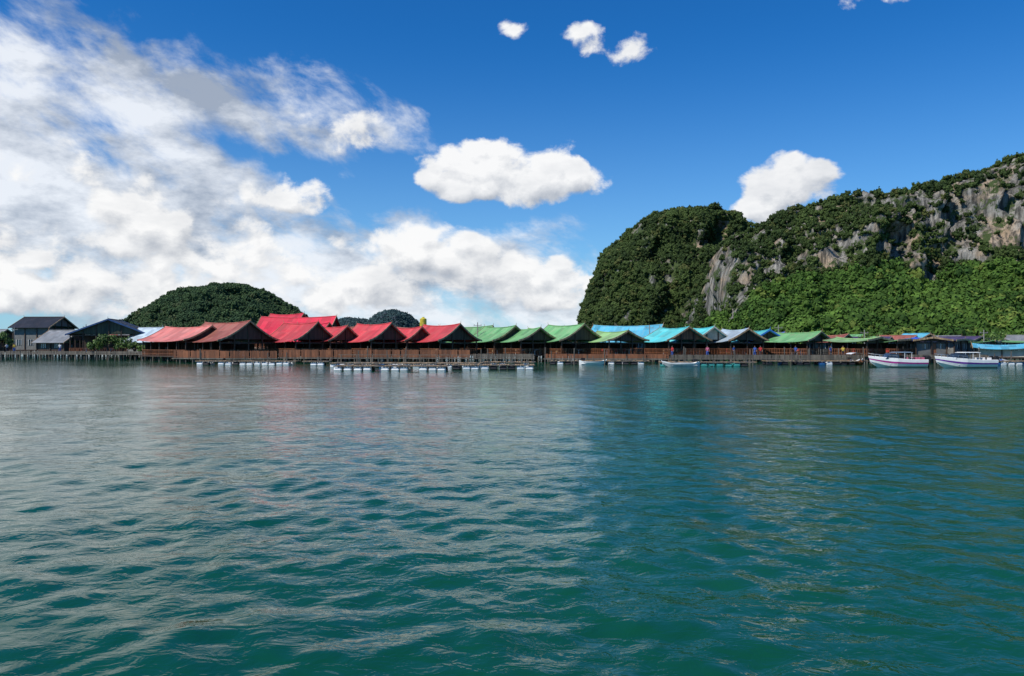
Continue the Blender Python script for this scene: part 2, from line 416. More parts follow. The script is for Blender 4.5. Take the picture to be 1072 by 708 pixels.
# ------------------------------------------------------------ boats
def loft(b,secs,mi_rows):
    for i in range(len(secs)-1):
        for j in range(len(secs[0])-1):
            b.add([secs[i][j],secs[i][j+1],secs[i+1][j+1],secs[i+1][j]],[(0,1,2,3)],mi_rows[j])
def speedboat(loc,rz,L=7.5,stripe=0):
    e=empty('speedboat',loc,rz)   # bow points -x
    S=[mat_simple('boat_stripe_a',(0.35,0.03,0.22),0.3),mat_simple('boat_stripe_b',(0.12,0.03,0.25),0.3)][stripe]
    b=MB(); secs=[]
    for i in range(15):
        t=i/14; x=-L/2+L*t
        bw=1.15*min(1,(t/0.42)**0.6) if t>0 else 0.02
        sh=1.3-0.42*min(1,t/0.7)**0.8; ch=0.15+0.55*(1-min(1,t/0.35))**1.5; kl=-0.3+0.9*(1-min(1,t/0.25))**2
        rake=-0.55*(1-min(1,t/0.3))
        def pt(y,z): return (x+rake*z*0.6,y,z)
        half=[(0.0,kl),(bw*0.8,ch),(bw*0.93,ch+(sh-ch)*0.35),(bw*0.97,ch+(sh-ch)*0.58),(bw,sh),(bw*0.86,sh+0.04),(bw*0.82,sh-0.1 if t>0.35 else sh+0.05)]
        row=[pt(-y,z) for y,z in half[::-1]]+[pt(y,z) for y,z in half[1:]]
        secs.append(row)
    loft(b,secs,[0,0,0,1,0,0,0,0,1,0,0,0])
    b.add(secs[-1],[tuple(range(len(secs[-1])))],0)
    for i in range(5):
        a,c=secs[i],secs[i+1]; b.add([a[0],a[-1],c[-1],c[0]],[(0,1,2,3)],0)
    b.box((L*0.13,0,0.38),(L*0.68,1.7,0.05),mi=0)
    b.obj('hull',[WHITE,S],e,smooth=False)
    c=MB()
    c.box((0.35,0,1.72),(1.9,1.7,0.05)); c.box((0.35,0,1.76),(1.6,1.4,0.04))
    for x in(-0.5,0.4,1.2):
        for y in(-0.8,0.8): c.cyl((x,y,0.7),(x,y,1.7),0.025,n=6,mi=1)
    c.obj('canopy',[WHITE if stripe else mat_simple('canopy_blue',(0.2,0.27,0.35)),WHITE],e)
    w=MB(); w.add([(-1.7,-0.85,1.0),(-1.7,0.85,1.0),(-1.1,0.75,1.62),(-1.1,-0.75,1.62)],[(0,1,2,3)]); 
    for s in(-1,1): w.add([(-1.7,s*0.86,1.0),(-0.2,s*0.98,0.95),(-0.3,s*0.9,1.5),(-1.1,s*0.76,1.62)],[(0,1,2,3)])
    w.obj('windshield',GLASS,e)
    s=MB()
    for x in(-0.5,0.5,1.5,2.3):
        for y in(-0.5,0.5):
            s.box((x,y,0.62),(0.5,0.7,0.42)); s.box((x+0.26,y,0.95),(0.1,0.7,0.4))
    s.obj('seats',CLOTH[2 if stripe else 4],e,bevel=0.03)
    o=MB()
    for y in(-0.4,0.4):
        o.box((L/2+0.3,y,1.0),(0.5,0.36,0.5)); o.box((L/2+0.3,y,1.28),(0.36,0.28,0.1)); o.cyl((L/2+0.3,y,0.75),(L/2+0.35,y,-0.3),0.1,0.07)
    o.obj('outboard_engines',BLK,e,bevel=0.04)
    r=MB(); pr=None
    for i in range(0,7):
        q=secs[i][-3]; qq=(q[0],q[1]*0.9,q[2]+0.3)
        if i>0: r.cyl(q,qq,0.018,n=5); r.cyl((q[0],-q[1],q[2]),(qq[0],-qq[1],qq[2]),0.018,n=5)
        if pr: r.cyl(pr,qq,0.02,n=5); r.cyl((pr[0],-pr[1],pr[2]),(qq[0],-qq[1],qq[2]),0.02,n=5)
        pr=qq
    r.obj('bow_rail',mat_simple('steel',(0.6,0.6,0.6),0.25,0.05,metal=0.9),e)
    return e
speedboat((X(940,90),90,0),math.radians(-4),5.8,0)
speedboat((X(1010,88),88,0),math.radians(6),6.4,1)
speedboat((X(1110,99),99,0),math.radians(4),7,1)
def longtail(loc,rz,L=8,col=None,canopy=True,prow=0.35):
    e=empty('longtail_boat',loc,rz); b=MB(); secs=[]
    for i in range(17):
        t=i/16; x=-L/2+L*t
        bw=0.75*math.sin(math.pi*min(1,0.08+t*0.85))**0.7
        sh=0.45+prow*max(0,(0.35-t)/0.35)**2.0+0.2*max(0,(t-0.8)/0.2)**2
        kl=-0.2+(prow+.2)*max(0,(0.22-t)/0.22)**1.8
        row=[(x,-bw*0.85,sh-0.1),(x,-bw,sh),(x,-bw*0.95,sh-0.14),(x,-bw*0.6,kl+0.12),(x,0,kl),(x,bw*0.6,kl+0.12),(x,bw*0.95,sh-0.14),(x,bw,sh),(x,bw*0.85,sh-0.1)]
        secs.append(row)
    loft(b,secs,[1,1,0,0,0,0,1,1]); b.add(secs[-1],[tuple(range(9))],0); b.add(secs[0],[tuple(range(9))],0)
    b.box((0.3,0,0.15),(L*0.7,1.0,0.04),mi=0)
    b.cyl((-L/2,0,0.3+prow),(-L/2-0.2,0,0.5+prow),0.07,0.04,6,1)
    b.obj('hull',[col or WOODB,WHITE,CLOTH[4]],e)
    s=MB()
    for k in range(5): s.box((-L*0.22+k*L*.13,0,0.38),(0.22,1.1,0.05))
    s.box((L/2-0.5,0,0.75),(0.5,0.35,0.3),mi=1); s.cyl((L/2-0.3,0,0.75),(L/2+1.6,0.1,0.0),0.03,mi=1); s.cyl((L/2+1.56,0.1,0.02),(L/2+1.62,0.1,-0.01),0.14,0.14,8,1)
    s.obj('thwarts_and_engine',[WOODL,BLK],e)
    if canopy:
        c=MB(); n=6
        for i in range(n):
            a0=math.pi*(0.15+0.7*i/n);a1=math.pi*(0.15+0.7*(i+1)/n)
            c.add([(-1.3,math.cos(a0)*0.85,1.2+math.sin(a0)*0.35),(1.8,math.cos(a0)*0.85,1.2+math.sin(a0)*0.35),(1.8,math.cos(a1)*0.85,1.2+math.sin(a1)*0.35),(-1.3,math.cos(a1)*0.85,1.2+math.sin(a1)*0.35)],[(0,1,2,3)])
        for x in(-1.2,0.2,1.7):
            for y in(-0.68,0.68): c.cyl((x,y,0.35),(x,y,1.42),0.025,n=5,mi=1)
        c.obj('canopy',[CLOTH[2],WOODD],e)
longtail((X(620,101),101,0),math.radians(184),3.4,WHITE,False,0.2)
longtail((X(713,92),92,0),math.radians(6),4.4,mat_simple('boat_white',(0.5,0.52,0.5),0.5),False,0.25)
longtail((X(895,103),103,0),math.radians(80),7,WOODB,True)
longtail((X(1064,103),103,0),math.radians(20),6,mat_simple('boat_blue',(0.03,0.12,0.4),0.5),False)

# ------------------------------------------------------------ people
def person(x,y,z,rz,shirt,pants,walk=0.0,arm=0.3):
    e=empty('person',(x,y,z),rz)
    J={'pel':(0,0,0.92),'sp':(0,0,1.15),'ch':(0,0.0,1.38),'nk':(0,-0.01,1.50),'hb':(0,-0.02,1.58),'hd':(0,-0.03,1.68),
       'ls':(-0.18,0,1.42),'le':(-0.25,0.03,1.14),'lh':(-0.24,-0.10-arm*.3,0.95+arm*.4),'rs':(0.18,0,1.42),'re':(0.25,0.03,1.14),'rh':(0.24,-0.08,0.88),
       'lp':(-0.1,0,0.88),'lk':(-0.11,-0.05-walk*.2,0.48),'la':(-0.11,0.02-walk*.25,0.08),'lt':(-0.12,-0.16-walk*.25,0.03),
       'rp':(0.1,0,0.88),'rk':(0.11,-0.03+walk*.1,0.48),'ra':(0.11,0.04+walk*.3,0.08),'rt':(0.12,-0.14+walk*.3,0.03)}
    def chain(name,vs,rad,ed,mat,root):
        me=bpy.data.meshes.new(name); me.from_pydata([J[v] for v in vs],[(vs.index(a),vs.index(b)) for a,b in ed],[])
        me.materials.append(mat); o=bpy.data.objects.new(name,me); scene.collection.objects.link(o); o.parent=e
        o.modifiers.new('skin','SKIN'); o.modifiers.new('sub','SUBSURF').levels=1; o.modifiers['sub'].render_levels=1
        for i,v in enumerate(me.skin_vertices[0].data): v.radius=rad[i]; v.use_root=(vs[i]==root)
        return o
    chain('shirt_and_torso',['pel','sp','ch','nk','ls','le','rs','re'],[(.15,.1),(.14,.1),(.16,.11),(.06,.06),(.065,.065),(.05,.05),(.065,.065),(.05,.05)],[('pel','sp'),('sp','ch'),('ch','nk'),('ch','ls'),('ls','le'),('ch','rs'),('rs','re')],shirt,'pel')
    chain('trousers_and_legs',['pel','lp','lk','la','lt','rp','rk','ra','rt'],[(.14,.1),(.09,.09),(.065,.065),(.045,.045),(.035,.03),(.09,.09),(.065,.065),(.045,.045),(.035,.03)],[('pel','lp'),('lp','lk'),('lk','la'),('la','lt'),('pel','rp'),('rp','rk'),('rk','ra'),('ra','rt')],pants,'pel')
    chain('head',['nk','hb','hd'],[(.05,.05),(.085,.09),(.085,.095)],[('nk','hb'),('hb','hd')],SKIN,'nk')
    chain('left_forearm_and_hand',['le','lh'],[(.045,.045),(.03,.03)],[('le','lh')],SKIN,'le')
    chain('right_forearm_and_hand',['re','rh'],[(.045,.045),(.03,.03)],[('re','rh')],SKIN,'re')
    J2=MB(); 
    for k in range(4): J2.cyl((0,0.0,1.70+0.025*k),(0,0,1.725+0.025*k),0.1-0.018*k,0.085-0.02*k,10)
    J2.obj('hair',BLK,e,smooth=True)
for px,d,z in ((4,136,1.1),(12,136.5,1.1),(60,134.5,1.1),(742,111,0.7),(770,111,0.7),(792,111,0.7),(798,110.8,0.7),(835,111,0.7),(872,109.3,0.7),(885,109.5,0.7),(967,112.8,0.8),(705,111,0.7)):
    person(X(px,d),d+0.8,z,random.uniform(-1.2,1.2),random.choice(CLOTH[:5]),CLOTH[random.choice((1,5,5))],random.uniform(0,.8),random.random())

# ------------------------------------------------------------ small village things
def pole(px,d,h,name='utility_pole'):
    e=empty(name,(X(px,d),d,0)); b=MB(); b.cyl((0,0,-1),(0,0,h),0.11,0.07,8); b.box((0,0,h-0.5),(1.3,0.08,0.08)); 
    for x in(-.55,0,.55): b.cyl((x,0,h-0.46),(x,0,h-0.3),0.04)
    b.obj('pole_and_crossarm',CONC,e)
for px,d,h in((90,150,6.5),(170,145,6.3),(15,150,6.0),(298,128,6.0),(500,126,6.2),(680,126,5.8),(815,126,5.8),(905,126,5.0),(1030,126,5.0)): pole(px,d,h)
e=empty('water_tower',(X(443,138),138,0)); b=MB(); zt=Z(343,138)
for x in(-.5,.5):
    for y in(-.5,.5): b.cyl((x,y,-1),(x,y,zt),0.07,n=6,mi=1)
b.box((0,0,zt),(1.4,1.4,0.1),mi=1); b.cyl((0,0,zt+.05),(0,0,zt+1.5),0.6,0.6,16,0); b.cyl((0,0,zt+1.5),(0,0,zt+1.75),0.6,0.2,16,0); b.cyl((0,0,zt+1.75),(0,0,zt+1.85),0.2,0.2,10,0)
b.obj('tank_and_legs',[mat_simple('tank_yellow',(0.55,0.45,0.04),0.45),WOODD],e)
def mooring(px,d,h): 
    b=MB(); b.cyl((0,0,-1.5),(random.uniform(-.1,.1),0,h),0.08,0.07,7); o=b.obj('mooring_post',WOODG); o.location=(X(px,d),d,0)
for k in range(46):
    px=random.uniform(180,1060); mooring(px,random.uniform(100,109),random.uniform(0.8,2.4))
for k in range(14): mooring(random.uniform(0,180),random.uniform(122,131),random.uniform(0.8,2.2))

# ------------------------------------------------------------ foliage
def mat_leaf(name,c1,c2):
    m,t,b=newmat(name)
    oi=t.n('ShaderNodeObjectInfo').outputs['Random']
    geo=t.n('ShaderNodeNewGeometry')
    nz=t.noise(geo.outputs['Position'],0.03,4,0.7)
    f=t.m('ADD',t.m('MULTIPLY',oi,0.5),t.m('MULTIPLY',t.mr(nz,0.42,0.60),0.5))
    c=t.mix(f,c4(c1),c4(c2))
    c=t.mix(t.m('GREATER_THAN',t.m('FRACT',t.m('MULTIPLY',oi,17.3)),0.93),c,(c2[0]*1.25,c2[1]*0.95,c2[2]*1.1,1))
    t.link(c,b.inputs['Base Color'])
    b.inputs['Roughness'].default_value=0.8; b.inputs['Specular IOR Level'].default_value=0.15
    return m
def crown_mesh(name,mat,core,n=120,seed=0,leaf=0.17):
    r=random.Random(seed); vs=[];fs=[];mi=[]
    clumps=[(Vector((r.gauss(0,.38),r.gauss(0,.38),r.uniform(-.3,.45))),r.uniform(.3,.55)) for _ in range(8)]
    for _ in range(n):
        c,rad=r.choice(clumps); dvec=Vector((r.gauss(0,1),r.gauss(0,1),r.gauss(0.35,1))).normalized()
        p=c+dvec*rad*r.uniform(.75,1.06)
        nn=(dvec+Vector((r.gauss(0,.38),r.gauss(0,.38),r.gauss(0.2,.38)))).normalized()
        u=nn.orthogonal().normalized(); u.rotate(Matrix.Rotation(r.uniform(0,6.28),3,nn)); w=nn.cross(u); s=leaf*r.uniform(.5,1.25)
        o=len(vs); vs+=[p+u*s,p+w*s*.7,p-u*s,p-w*s*.7]; fs.append((o,o+1,o+2,o+3)); mi.append(0)
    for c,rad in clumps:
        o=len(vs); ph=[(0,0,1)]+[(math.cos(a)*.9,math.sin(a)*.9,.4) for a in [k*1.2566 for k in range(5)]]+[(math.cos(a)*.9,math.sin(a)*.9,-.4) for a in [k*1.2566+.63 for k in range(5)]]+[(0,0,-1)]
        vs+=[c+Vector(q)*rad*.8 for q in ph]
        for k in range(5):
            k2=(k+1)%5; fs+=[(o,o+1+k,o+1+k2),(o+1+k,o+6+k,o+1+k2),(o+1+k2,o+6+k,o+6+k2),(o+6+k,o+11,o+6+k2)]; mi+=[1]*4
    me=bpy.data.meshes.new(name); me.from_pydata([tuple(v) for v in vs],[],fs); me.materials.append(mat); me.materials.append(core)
    me.polygons.foreach_set('material_index',mi); me.update(); return me
def crown_coll(tag,c1,c2,k=6,**kw):
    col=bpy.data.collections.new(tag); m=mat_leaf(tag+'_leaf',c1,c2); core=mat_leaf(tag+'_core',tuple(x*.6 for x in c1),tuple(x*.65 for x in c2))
    for i in range(k):
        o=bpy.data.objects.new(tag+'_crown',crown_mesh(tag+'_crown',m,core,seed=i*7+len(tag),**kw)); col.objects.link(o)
    return col
def scatter(name,pts,scl,coll,parent=None):
    me=bpy.data.meshes.new(name); n=len(pts); me.vertices.add(n); me.vertices.foreach_set('co',np.asarray(pts,dtype=np.float32).ravel())
    a=me.attributes.new('scl','FLOAT_VECTOR','POINT'); a.data.foreach_set('vector',np.asarray(scl,dtype=np.float32).ravel())
    rot=np.zeros((n,3),np.float32); rot[:,2]=rng.uniform(0,6.28,n); rot[:,0]=rng.uniform(-.3,.3,n)
    a=me.attributes.new('rotv','FLOAT_VECTOR','POINT'); a.data.foreach_set('vector',rot.ravel()); me.update()
    o=bpy.data.objects.new(name,me); scene.collection.objects.link(o)
    if parent: o.parent=parent
    ng=bpy.data.node_groups.new(name+'_gn','GeometryNodeTree')
    ng.interface.new_socket('Geometry',in_out='INPUT',socket_type='NodeSocketGeometry'); ng.interface.new_socket('Geometry',in_out='OUTPUT',socket_type='NodeSocketGeometry')
    N=ng.nodes; gi=N.new('NodeGroupInput'); go=N.new('NodeGroupOutput'); iop=N.new('GeometryNodeInstanceOnPoints'); ci=N.new('GeometryNodeCollectionInfo')
    ci.inputs['Collection'].default_value=coll; ci.inputs['Separate Children'].default_value=True; ci.inputs['Reset Children'].default_value=True
    iop.inputs['Pick Instance'].default_value=True
    at=N.new('GeometryNodeInputNamedAttribute'); at.data_type='FLOAT_VECTOR'; at.inputs['Name'].default_value='scl'
    ar=N.new('GeometryNodeInputNamedAttribute'); ar.data_type='FLOAT_VECTOR'; ar.inputs['Name'].default_value='rotv'
    L=ng.links; L.new(gi.outputs[0],iop.inputs['Points']); L.new(ci.outputs[0],iop.inputs['Instance'])
    L.new(at.outputs['Attribute'],iop.inputs['Scale']); L.new(ar.outputs['Attribute'],iop.inputs['Rotation']); L.new(iop.outputs[0],go.inputs[0])
    md=o.modifiers.new('scatter','NODES'); md.node_group=ng
    return o

def mat_rock(name,green=(0.055,0.080,0.026),g=0.5):
    m,t,b=newmat(name)
    P=t.n('ShaderNodeNewGeometry').outputs['Position']
    v=t.noise(t.mapping(P,(0.16,0.16,0.025)),1.0,8,0.68,0.4)
    st=t.noise(t.mapping(P,(0.5,0.5,0.03)),1.0,6,0.6)
    bl=t.noise(P,0.045,5,0.6)
    c=t.mix(t.mr(v,0.38,0.62),(0.06,0.06,0.055,1),(0.36,0.34,0.30,1))
    c=t.mix(t.m('MULTIPLY',t.mr(bl,0.50,0.64),0.75),c,(0.43,0.31,0.20,1))
    c=t.mix(t.m('MULTIPLY',t.mr(st,0.48,0.60),0.8),c,(0.035,0.035,0.032,1))
    veg=t.noise(P,0.12,8,0.7)
    c=t.mix(t.mr(veg,0.60-g*0.2,0.66-g*0.2),c,c4(green))
    t.link(c,b.inputs['Base Color']); b.inputs['Roughness'].default_value=0.9; b.inputs['Specular IOR Level'].default_value=0.15
    bp=t.n('ShaderNodeBump'); bp.inputs['Strength'].default_value=1.0; bp.inputs['Distance'].default_value=3.5
    t.link(t.m('ADD',v,t.m('MULTIPLY',st,0.6)),bp.inputs['Height']); t.link(bp.outputs[0],b.inputs['Normal'])
    return m
def fbm(p,o=4):
    return noise.fractal(Vector(p),1.0,2.0,o,noise_basis='PERLIN_ORIGINAL')
def karst(name,prof,Yr,Df,tcurve,ds,nt,amp,mat,qpow=0.5,back=0.8,fsize=1.0,ridge=0.0):
    pts=np.array([(X(a,Yr),max(0.0,Z(c,Yr))) for a,c in prof],float)
    seg=np.hypot(*np.diff(pts,axis=0).T); s=np.concatenate([[0],np.cumsum(seg)]); nx=int(s[-1]/ds)
    ss=np.linspace(0,s[-1],nx); xs=np.interp(ss,s,pts[:,0]); hs=np.interp(ss,s,pts[:,1])
    hmax=hs.max()
    tc=np.array(tcurve); sg=np.hypot(np.diff(tc[:,0])*Df,np.diff(tc[:,1])*hmax); cs=np.concatenate([[0],np.cumsum(sg)])
    tt=np.linspace(0,cs[-1],nt); ty=np.interp(tt,cs,tc[:,0]); tz=np.interp(tt,cs,tc[:,1])
    V=np.zeros((nx,nt,3))
    for i in range(nx):
        q=(hs[i]/hmax)**qpow
        for j in range(nt):
            x=xs[i]; z=hs[i]*tz[j]-1.5
            y=Yr-Df*q*(1-ty[j]) if ty[j]<=1 else Yr+Df*back*q*(ty[j]-1)
            w=min(1,z/8+0.3) if z>-2.4 else 0.2; w=max(w,.1)
            n1=fbm((x/70/fsize,y/70/fsize,z/110/fsize)); n2=fbm((x/22/fsize+9,y/22/fsize,z/55/fsize),3); n3=fbm((x/9+3,y/9,z/16),2)
            rg=(0.5-abs(fbm((x/38/fsize+4,y/90/fsize,z/140/fsize),3)))*ridge
            k=w*min(1,hs[i]/30)
            V[i,j]=(x+amp*k*(0.5*n2),y-amp*k*(1.6*n1+0.9*n2+0.25*n3+rg),z+amp*k*0.5*(n2*.5+n3*.3))
    me=bpy.data.meshes.new(name); me.vertices.add(nx*nt); me.vertices.foreach_set('co',V.astype(np.float32).ravel())
    I=np.arange((nx-1)*(nt-1)); ii=I//(nt-1); jj=I%(nt-1); a=ii*nt+jj
    quads=np.stack([a,a+nt,a+nt+1,a+1],1).astype(np.int32)
    me.loops.add(quads.size); me.polygons.add(len(quads)); me.loops.foreach_set('vertex_index',quads.ravel())
    me.polygons.foreach_set('loop_start',np.arange(0,quads.size,4,dtype=np.int32)); me.update(calc_edges=True); me.validate()
    me.shade_smooth(); me.materials.append(mat)
    o=bpy.data.objects.new(name,me); scene.collection.objects.link(o)
    A=V.reshape(-1,3)[quads]; nr=np.cross(A[:,2]-A[:,0],A[:,3]-A[:,1]); ar=np.linalg.norm(nr,axis=1)/2; nr/=np.maximum(ar[:,None]*2,1e-9)
    return o,A,nr,ar
def sample(A,nr,ar,n):
    f=rng.choice(len(ar),n,p=ar/ar.sum()); u=rng.random((n,1)); v=rng.random((n,1)); q=A[f]
    p=(q[:,0]*(1-u)+q[:,1]*u)*(1-v)+(q[:,3]*(1-u)+q[:,2]*u)*v
    return p,nr[f]
FOR=crown_coll('forest_bright',(0.022,0.060,0.010),(0.090,0.165,0.026))
FOD=crown_coll('forest_dark',(0.022,0.042,0.012),(0.078,0.118,0.030))
FOF=crown_coll('forest_far',(0.026,0.058,0.028),(0.070,0.120,0.044))  # leaf colours shifted bluer to paint in slight distance haze

# right karst mountain
prof=[(738,361),(741,335),(743,312),(746,290),(752,268),(760,252),(770,245),(785,239),(800,231),(815,223),(830,217),(850,214),(865,210),(880,207),(892,206),(905,210),(925,207),(938,202),(950,199),(975,193),(990,190),(1003,185),(1030,178),(1050,169),(1072,161),(1110,150),(1170,152),(1240,165),(1320,200),(1420,260),(1500,361)]
tcv=[(0,0),(0.05,0.03),(0.3,0.14),(0.5,0.26),(0.62,0.36),(0.70,0.48),(0.76,0.66),(0.83,0.82),(0.91,0.93),(1,1),(1.3,0.9),(1.7,0.5),(2,0)]
o,A,nr,ar=karst('karst_mountain',prof,480,190,tcv,2.0,160,11,mat_rock('rock_cliff',g=0.42),qpow=0.35,ridge=1.9)
p,n=sample(A,nr,ar,58000)
brg=p[:,0]/p[:,1]*F+536; elv=HZ-(p[:,2]-CH)/p[:,1]*F
nzv=np.array([noise.fractal(Vector((a/24,b/24,c/34)),1,2,4) for a,b,c in p])
hh=np.interp(p[:,0],[X(a,480) for a,_ in prof],[max(0,Z(c,480)) for _,c in prof]); rel=p[:,2]/np.maximum(hh,5)
low=(rel<0.42+0.09*nzv)
front=p[:,1]<520
steep=np.clip(1-np.abs(n[:,2])*1.4,0,1)
rock=np.zeros(len(p))
for cx,cy,rx,ry,s in((750,300,15,38,1.15),(873,268,15,19,1.2),(1050,225,40,42,1.15),(960,225,85,22,.45),(1004,258,36,14,.6),(930,250,40,16,.45),(1000,208,50,16,.42),(1150,220,60,45,.8)):
    rock=np.maximum(rock,s*np.clip(1.25-((brg-cx)/rx)**2-((elv-cy)/ry)**2,0,1))
prob=np.where(low,0.95,np.clip(0.86-0.34*steep+1.2*nzv,0.14,0.95))*(1-np.clip(rock*(1.05+1.3*nzv),0,0.98))
keep=(rng.random(len(p))<prob*0.62)&(p[:,2]>0.5)&(front|(rng.random(len(p))<.2))
P,lw=p[keep],low[keep]
s=np.where(lw,rng.uniform(2.0,5.8,len(P)),rng.uniform(1.0,3.1,len(P)))
for tag,mk,co in(('forest',lw,FOR),('cliff_vegetation',~lw,FOD)):
    q=P[mk].copy(); sz=s[mk]; q[:,2]+=sz*.45; q[:,1]-=sz*.2
    scatter(tag,q,np.stack([sz,sz,sz*rng.uniform(.8,1.35,len(sz))],1),co)
# middle dome hill
prof=[(607,361),(611,340),(613,322),(616,304),(622,290),(630,274),(641,260),(653,247),(664,237),(674,231),(686,226),(702,222),(718,220),(740,221),(756,225),(768,233),(778,248),(790,270),(800,300),(812,361)]
dome=[(0,0),(0.04,0.15),(0.12,0.35),(0.27,0.58),(0.45,0.76),(0.7,0.91),(1,1),(1.4,0.85),(1.8,0.45),(2,0)]
o,A,nr,ar=karst('dome_hill',prof,700,110,dome,3.0,90,12,mat_rock('rock_dome',g=0.75),qpow=0.6,back=1.0,ridge=2.6)
p,n=sample(A,nr,ar,16000); nzv=np.array([noise.fractal(Vector((a/26,b/26,c/36)),1,2,4) for a,b,c in p])
keep=(rng.random(len(p))<np.clip(0.66+1.2*nzv,0.08,1))&(p[:,2]>0.5); P=p[keep]; sz=rng.uniform(1.8,4.4,len(P)); P[:,2]+=sz*.4
scatter('hill_forest',P,np.stack([sz,sz,sz],1),FOD)
def farhill(name,prof,Yr,Df,n,s0,s1,coll,mat,ds=9,nt=40,amp=12,ridge=1.5):
    o,A,nr,ar=karst(name,prof,Yr,Df,dome,ds,nt,amp,mat,qpow=0.6,back=1.0,fsize=2,ridge=ridge)
    p,_=sample(A,nr,ar,n); p=p[p[:,2]>1]; sz=rng.uniform(s0,s1,len(p)); scatter(name+'_forest',p,np.stack([sz,sz,sz],1),coll)
FARM=mat_rock('rock_far',g=1.6,green=(0.03,0.05,0.03))
farhill('distant_hill',[(128,361),(138,346),(150,337),(165,328),(180,318),(195,309),(212,303),(230,300),(250,299),(268,303),(282,309),(296,318),(306,325),(318,336),(330,346),(345,361)],1500,260,11000,3.5,9,FOF,FARM,amp=20,ridge=2.5)
FOH=crown_coll('forest_haze',(0.035,0.07,0.075),(0.05,0.09,0.09)); HZM=mat_simple('hazy_hill',(0.045,0.085,0.09),0.9,0.2,0.01)  # aerial haze painted into the bluish base colours of the farthest hills
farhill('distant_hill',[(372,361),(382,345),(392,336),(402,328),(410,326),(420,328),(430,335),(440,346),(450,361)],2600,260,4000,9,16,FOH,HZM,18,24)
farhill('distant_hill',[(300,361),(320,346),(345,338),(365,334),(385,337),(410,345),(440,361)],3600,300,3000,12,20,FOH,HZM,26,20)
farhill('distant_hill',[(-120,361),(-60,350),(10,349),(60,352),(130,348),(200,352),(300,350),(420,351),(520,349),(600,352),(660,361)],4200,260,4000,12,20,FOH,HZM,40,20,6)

# village trees
def tree(px,d,h,rw,coll_cols,z0=0.6,name='village_tree',seed=0,n=900):
    r=random.Random(seed); e=empty(name,(X(px,d),d,z0)); b=MB()
    b.cyl((0,0,-1.5),(0.1,0,h*.45),0.14,0.09,8); tips=[]
    for k in range(7):
        a=k*0.9+r.random(); q=(math.cos(a)*rw*.6,math.sin(a)*rw*.6,h*r.uniform(.55,.9)); b.cyl((0.1,0,h*r.uniform(.25,.45)),q,0.07,0.025,5); tips.append(Vector(q))
    b.obj('trunk_and_limbs',WOODD,e)
    l=MB(); tips.append(Vector((0,0,h*.85)))
    for _ in range(n):
        c=r.choice(tips); dv=Vector((r.gauss(0,1),r.gauss(0,1),r.gauss(0,1))).normalized()*rw*.42*r.uniform(.5,1.05); p=c+dv
        nn=(dv.normalized()+Vector((r.gauss(0,.6),r.gauss(0,.6),r.gauss(.3,.6)))).normalized(); u=nn.orthogonal().normalized(); u.rotate(Matrix.Rotation(r.uniform(0,6.28),3,nn)); w=nn.cross(u); s=r.uniform(.09,.2)
        l.add([p+u*s,p+w*s*.6,p-u*s,p-w*s*.6],[(0,1,2,3)],r.choice((0,0,1)))
    l.obj('foliage',coll_cols,e)
LF=[mat_simple('leaf_light',(0.10,0.17,0.03),0.6),mat_simple('leaf_dark',(0.03,0.07,0.015),0.6)]
for i,(px,d,h,rw) in enumerate(((112,132,3.6,1.7),(128,132,3.2,1.6),(100,133,2.6,1.5),(140,132,2.4,1.3),(3,150,4.4,2.0),(150,131,1.8,1.0),(-12,150,4,2),(555,126,3.5,1.5),(835,127,4,1.6),(1040,128,4.2,2),(640,135,4,1.6),(905,130,3.6,1.5))):
    tree(px,d,h,rw,LF,seed=i)

# ------------------------------------------------------------ water
def axis2(a,delta,neg,pos,c):
    n0=int(math.asinh(neg/a)/delta); n1=int(math.asinh(pos/a)/delta)
    return c+a*np.sinh(np.arange(-n0,n1+1)*delta)
xs=axis2(5.0,0.0115,9000,9000,0.0); ys=axis2(5.0,0.0095,60,12000,6.5)
GX,GY=np.meshgrid(xs,ys); SX=np.gradient(xs)[None,:]*np.ones_like(GX); SY=np.gradient(ys)[:,None]*np.ones_like(GX); SP=np.maximum(SX,SY)
HZt=np.zeros_like(GX); r2=np.random.default_rng(3)
for k in range(84):
    lam=0.22*(3.4/0.22)**(r2.random()); th=math.radians(r2.normal(62,55)); kk=2*math.pi/lam
    slope=0.019 if lam<0.8 else (0.0105 if lam<1.5 else 0.006); am=slope*lam/(2*math.pi)*1.25
    fade=np.clip((lam/SP-3.0)/4.0,0,1)
    wx=GX+0.35*np.sin(GY*0.31+k)+0.25*np.sin(GX*0.23+GY*0.17+2*k); wy=GY+0.4*np.sin(GX*0.27+1.3*k)
    HZt+=fade*am*np.sin(kk*(wx*math.cos(th)+wy*math.sin(th))+r2.random()*6.28)
V=np.stack([GX,GY,HZt],-1).astype(np.float32)
ny,nx=GX.shape
me=bpy.data.meshes.new('water'); me.vertices.add(nx*ny); me.vertices.foreach_set('co',V.ravel())
I=np.arange((nx-1)*(ny-1)); a=(I//(nx-1))*nx+I%(nx-1); quads=np.stack([a,a+1,a+nx+1,a+nx],1).astype(np.int32)
me.loops.add(quads.size); me.polygons.add(len(quads)); me.loops.foreach_set('vertex_index',quads.ravel()); me.polygons.foreach_set('loop_start',np.arange(0,quads.size,4,dtype=np.int32))
me.update(calc_edges=True); me.shade_smooth()
m,t,b=newmat('sea_water'); P=t.n('ShaderNodeNewGeometry').outputs['Position']
patch=t.mr(t.noise(t.mapping(P,(0.03,0.07,0)),1.0,4,0.6,0.5),0.35,0.65,0.45,1.2)
w1=t.noise(t.mapping(P,(3.4,4.4,0)),1.0,3,0.55,0.6); w2=t.noise(t.mapping(P,(1.0,1.5,0)),1.0,2,0.5,0.5)
